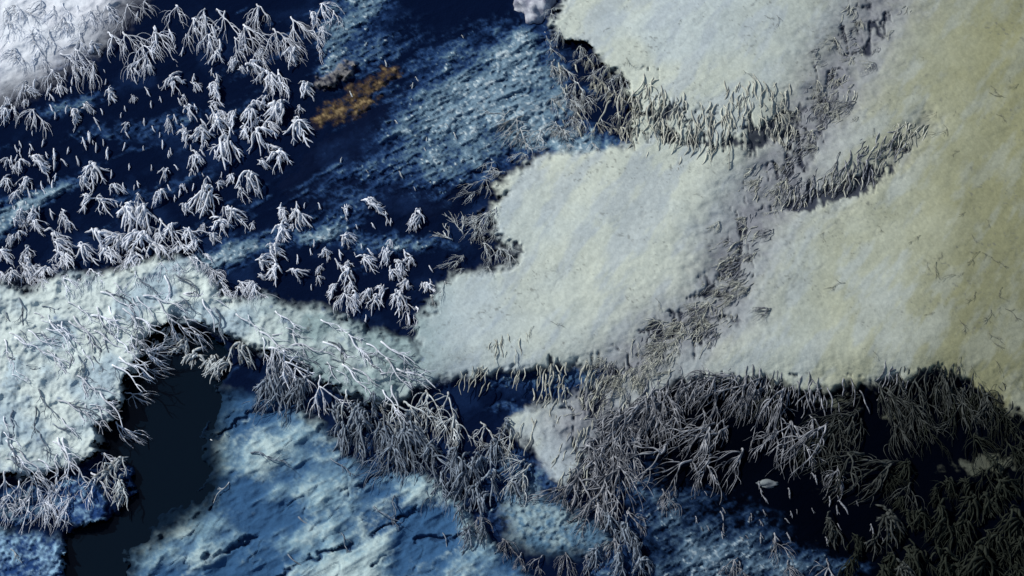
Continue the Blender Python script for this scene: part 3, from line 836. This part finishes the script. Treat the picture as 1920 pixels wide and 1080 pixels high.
for u, v, s in [(1030, 690, 50), (1060, 682, 56), (1095, 685, 50), (1120, 680, 50), (1040, 720, 44), (1075, 735, 56), (1090, 750, 50), (1020, 752, 44), (1000, 790, 48), (1040, 760, 40), (960, 630, 36), (930, 640, 30), (1150, 690, 44), (1130, 710, 40),
                (1120, 770, 36), (1150, 750, 40), (1085, 810, 40), (1060, 850, 40), (1100, 790, 40), (1070, 880, 44), (1180, 720, 40), (1200, 700, 36), (885, 690, 36), (905, 690, 40), (965, 690, 36), (985, 692, 40)]:
    put_parts('half_buried_shrub', P_STRAND, 'cream', u, v, s * 1.35, rot=rng.uniform(-.4, .1), follow=False)

for i in range(54):
    u, v = along(rng.random())
    put_parts('half_buried_shrub', P_STRAND, 'mauve' if u < 1700 else 'shaded', u + rng.uniform(-10, 10), v - rng.uniform(2, 34), rng.uniform(40, 70), rot=rng.uniform(-.5, .2))
# ---- fallen forked branches on the rough bank and on the ice shelf
for i in range(150):
    for _ in range(40):
        u, v = rng.uniform(4, 770), rng.uniform(510, 870)
        if poly_sd(np.array([u]), np.array([v]), BANK)[0] > 14:
            break
    put_one('fallen_branch', P_FALLEN, 'white' if rng.random() < .7 else 'grey', u, v, rng.uniform(26, 74), rot=rng.uniform(.2, 1.3), follow=False, lift=.04)
for u, v, s, ro in [(430, 905, 40, -.5), (470, 850, 60, 1.0), (560, 970, 60, 1.0), (640, 1000, 40, .2), (700, 950, 50, .8), (740, 930, 50, .3), (540, 1040, 50, .7), (20, 1030, 30, .5), (395, 825, 40, .9), (620, 860, 46, .9), (830, 1000, 44, .4)]:
    put_one('fallen_branch', P_FALLEN, 'pale' if u < 450 else 'grey', u, v, s, rot=ro, follow=False, lift=.05)
for i in range(22):
    u, v = rng.uniform(0, 190), rng.uniform(0, 120)
    if u * .7 + v > 150:
        continue
    put_one('fallen_branch', P_FALLEN, 'white', u, v, rng.uniform(30, 60), rot=rng.uniform(0, .8), follow=False, lift=.04)
# dark twigs lying on the stained snow to the right
for i in range(70):
    if rng.random() < .5:
        u, v = rng.gauss(1850, 60), rng.choice((rng.gauss(480, 40), rng.gauss(640, 60), rng.gauss(200, 60)))
    else:
        u, v = rng.uniform(960, 1910), rng.uniform(20, 690)
    if not (0 < u < 1916) or poly_sd(np.array([u]), np.array([v]), FIELD)[0] < 20:
        continue
    put_one('dark_twig', P_TWIG, 'twig', u, v, rng.uniform(12, 34), rot=rng.uniform(-1.2, 1.2), follow=False, lift=.015, sx=.8)

# ---- short frosted stems standing in the dark hollows
def stems(n, inside, mat, s0, s1, away):
    c = 0
    for _ in range(n * 12):
        if c >= n:
            break
        u, v = inside()
        if any(abs(u - a) < away and -away * .3 < v - b < away for a, b, _s in TUFTS):
            continue
        mk = [poly_sd(np.array([u]), np.array([v]), p)[0] for p in (CORNER, BANK, FIELD)]
        if max(mk) > -8:
            continue
        put_one('frosted_stem', P_STEM, mat, u, v, rng.uniform(s0, s1) * rng.choice((.8, 1, 1, 1.35)), rot=rng.uniform(-.15, .7), follow=False)
        c += 1
stems(135, lambda: (rng.uniform(5, 420), rng.uniform(130, 400)), 'white', 9, 19, 22)
stems(24, lambda: (rng.uniform(60, 420), rng.uniform(10, 150)), 'white', 10, 20, 18)
stems(26, lambda: (rng.uniform(500, 820), rng.uniform(380, 600)), 'white', 9, 17, 20)
stems(14, lambda: (rng.uniform(640, 880), rng.uniform(60, 380)), 'pale', 7, 12, 20)
stems(42, lambda: (rng.uniform(1250, 1680), rng.uniform(870, 1010)), 'mauve', 8, 16, 10)
stems(20, lambda: (rng.uniform(1030, 1170), rng.uniform(90, 270)), 'cream', 10, 20, 10)

# ---- stones
def stone(name, u, v, w, d, h, seed, col, label):
    import bmesh
    bm = bmesh.new()
    bmesh.ops.create_icosphere(bm, subdivisions=4, radius=1)
    for q in bm.verts:
        c = q.co.copy()
        n = float(fbm(np.array([c.x * 40 + 100]), np.array([c.y * 40 + c.z * 33]), 30, 4, seed)[0]) - .5
        n2 = float(ridged(np.array([c.x * 40 + c.z * 20]), np.array([c.y * 40 - c.z * 15]), 26, 3, seed + 5)[0]) - .5
        k = 1 + .75 * n + .5 * n2
        q.co = Vector((c.x * w * k, c.y * d * k, max(c.z, -.35) * h * k))
    me = bpy.data.meshes.new(name); bm.to_mesh(me); bm.free()
    me.polygons.foreach_set('use_smooth', [True] * len(me.polygons))
    m = branch_mat(name + '_stone', col[0], col[1], .36, .6, 2.2)
    me.materials.append(m)
    o = bpy.data.objects.new(name, me); COL.objects.link(o)
    o.location = spot_at(u, v)
    o['label'] = label; o['category'] = 'boulder'
    return o
stone('snowy_boulder', 1002, 8, 1.35, 1.7, 1.0, 3, ((.62, .66, .72), (.30, .32, .40)), 'pale blue grey boulder at the top edge beside the snow field')
stone('snowy_rock', 1441, 908, .6, .26, .13, 4, ((.26, .30, .31), (.10, .12, .14)), 'small pale flat rock alone on the black ground at lower right')
stone('snowy_rock', 283, 645, .22, .18, .15, 5, ((.50, .44, .46), (.3, .28, .3)), 'small pinkish stone on the bank edge above the dark pool')

# ------------------------------------------------------------------ labels
MARKS = [(80, 40, 'on bright upper left snow corner'), (250, 60, 'right of bright upper left snow corner'), (400, 40, 'along upper left edge of frame'), (560, 50, 'above the grey and gold rocks'),
         (60, 200, 'at left edge below bright snow corner'), (230, 230, 'in open dark upper left hollow'), (360, 190, 'in upper middle of left hollow'), (410, 250, 'in thick cluster left of gold rock'), (540, 210, 'directly left of gold rock'),
         (90, 330, 'near icy streak at left edge'), (230, 380, 'low in the left dark hollow'), (430, 360, 'under the thick left hollow cluster'), (100, 470, 'on left rim above snow bank'), (260, 450, 'on middle rim above snow bank'),
         (430, 520, 'near top end of snow bank'), (530, 450, 'beside small bright ice patch'), (690, 420, 'on frozen slope foot in centre'), (700, 520, 'in dark pocket above snow bank'), (780, 560, 'at left tip of snow field'),
         (90, 620, 'on left part of snow bank'), (60, 760, 'on lower left snow bank'), (200, 680, 'on snow bank left of pool'), (330, 640, 'hanging over top of dark pool'), (430, 660, 'right of the dark pool top'),
         (620, 630, 'on grey right half of snow bank'), (560, 700, 'at upper end of dark gully'), (680, 770, 'in middle of dark gully'), (790, 820, 'at lower gully below snow bank'), (880, 890, 'where gully meets ice shelf'),
         (80, 910, 'in hollow at lower left edge'), (200, 880, 'at left shore of dark pool'), (400, 900, 'on ice shelf beside pool'), (600, 960, 'on cracked middle of ice shelf'), (800, 740, 'left of dark snow field pocket'),
         (960, 730, 'in dark pocket under snow field'), (1060, 700, 'on right rim of dark pocket'), (980, 850, 'left of the snow tongue'), (1090, 790, 'on the narrow snow tongue'), (960, 960, 'left of low blue patch'), (1080, 1020, 'along low blue patch at bottom'),
         (910, 340, 'on upper left rim of snow field'), (910, 450, 'in notch of snow field edge'), (1000, 220, 'where frozen slope meets dark wedge'), (1090, 140, 'in upper dark wedge'), (1120, 220, 'in lower dark wedge'), (1030, 40, 'beside the top boulder'),
         (1230, 180, 'at left end of upper strand band'), (1310, 230, 'in middle of upper strand band'), (1420, 200, 'at right end of upper strand band'), (1580, 120, 'in trough near top edge'), (1480, 290, 'at trough fork'), (1540, 370, 'at low end of short side band'),
         (1680, 270, 'at tip of short side band'), (1390, 450, 'in middle of snow trough'), (1330, 580, 'at lower end of snow trough'), (1200, 680, 'on snow above thicket left end'), (1130, 870, 'at left end of dark thicket'), (1230, 800, 'in left part of thicket'),
         (1330, 770, 'in thicket left of middle'), (1430, 770, 'in middle of thicket'), (1540, 770, 'in thicket right of middle'), (1640, 780, 'in thicket towards the right'), (1740, 770, 'in right part of thicket'), (1850, 800, 'at right edge of thicket'),
         (1180, 960, 'below left end of thicket'), (1320, 920, 'on black ground below thicket'), (1450, 920, 'around pale flat rock'), (1600, 930, 'on black ground right of flat rock'), (1430, 1040, 'on blue ground at bottom edge'),
         (1700, 920, 'in black lower right'), (1700, 1030, 'at bottom edge lower right'), (1850, 920, 'at right edge lower right'), (1850, 1030, 'in bottom right corner'),
         (1850, 480, 'on ochre snow at right edge'), (1850, 640, 'on ochre snow low at right edge'), (1840, 200, 'on ochre snow high at right edge'), (1600, 550, 'on wide ochre snow in middle right'), (1250, 60, 'on upper snow slab'), (1100, 420, 'on middle snow slab'), (1050, 600, 'on lower middle snow slab'), (770, 200, 'on frozen slope in centre top')]
LOOK = {'white': 'white frosted', 'pale': 'pale frosted', 'grey': 'blue grey', 'mauve': 'mauve grey', 'cream': 'cream', 'shaded': 'shade-painted olive', 'deep_shaded': 'shade-painted dark olive', 'twig': 'dark'}
KIND = {'low_scrub_plant': ('low scrub plant', 'scrub'), 'weeping_shrub': ('weeping shrub', 'shrub'), 'arching_shrub': ('arching bare shrub', 'shrub'), 'half_buried_shrub': ('half buried shrub', 'shrub'), 'fallen_branch': ('fallen forked branch', 'branch'),
        'dark_twig': ('thin twig', 'twig'), 'frosted_stem': ('short standing stem', 'stem')}
ORD = ['leftmost', 'second', 'third', 'fourth', 'fifth', 'sixth', 'seventh', 'eighth', 'ninth', 'tenth', 'eleventh', 'twelfth', 'thirteenth', 'fourteenth', 'fifteenth', 'sixteenth', 'seventeenth', 'eighteenth', 'nineteenth', 'twentieth'] + ['twenty-' + w for w in ('first', 'second', 'third', 'fourth', 'fifth', 'sixth', 'seventh', 'eighth', 'ninth')] + ['thirtieth'] + ['thirty-' + w for w in ('first', 'second', 'third', 'fourth', 'fifth', 'sixth', 'seventh', 'eighth', 'ninth')]
cells = {}
for t in THINGS:
    o, name, mat, u, v, s = t
    k = min(range(len(MARKS)), key=lambda i: (MARKS[i][0] - u) ** 2 + (MARKS[i][1] - v) ** 2)
    cells.setdefault((name, mat, k), []).append(t)
for (name, mat, k), ts in cells.items():
    ts.sort(key=lambda t: t[3])
    kw, cat = KIND[name]
    for i, (o, _n, _m, u, v, s) in enumerate(ts):
        lab = f'{LOOK[mat]} {kw} {MARKS[k][2]}'
        if len(ts) > 1:
            w = ORD[i] if i < len(ORD) else 'rightmost'
            lab += f', {w} from left' if i else ', leftmost'
        o['label'] = lab
        o['category'] = cat
        o['group'] = f'{kw}s'.replace('branchs', 'branches')
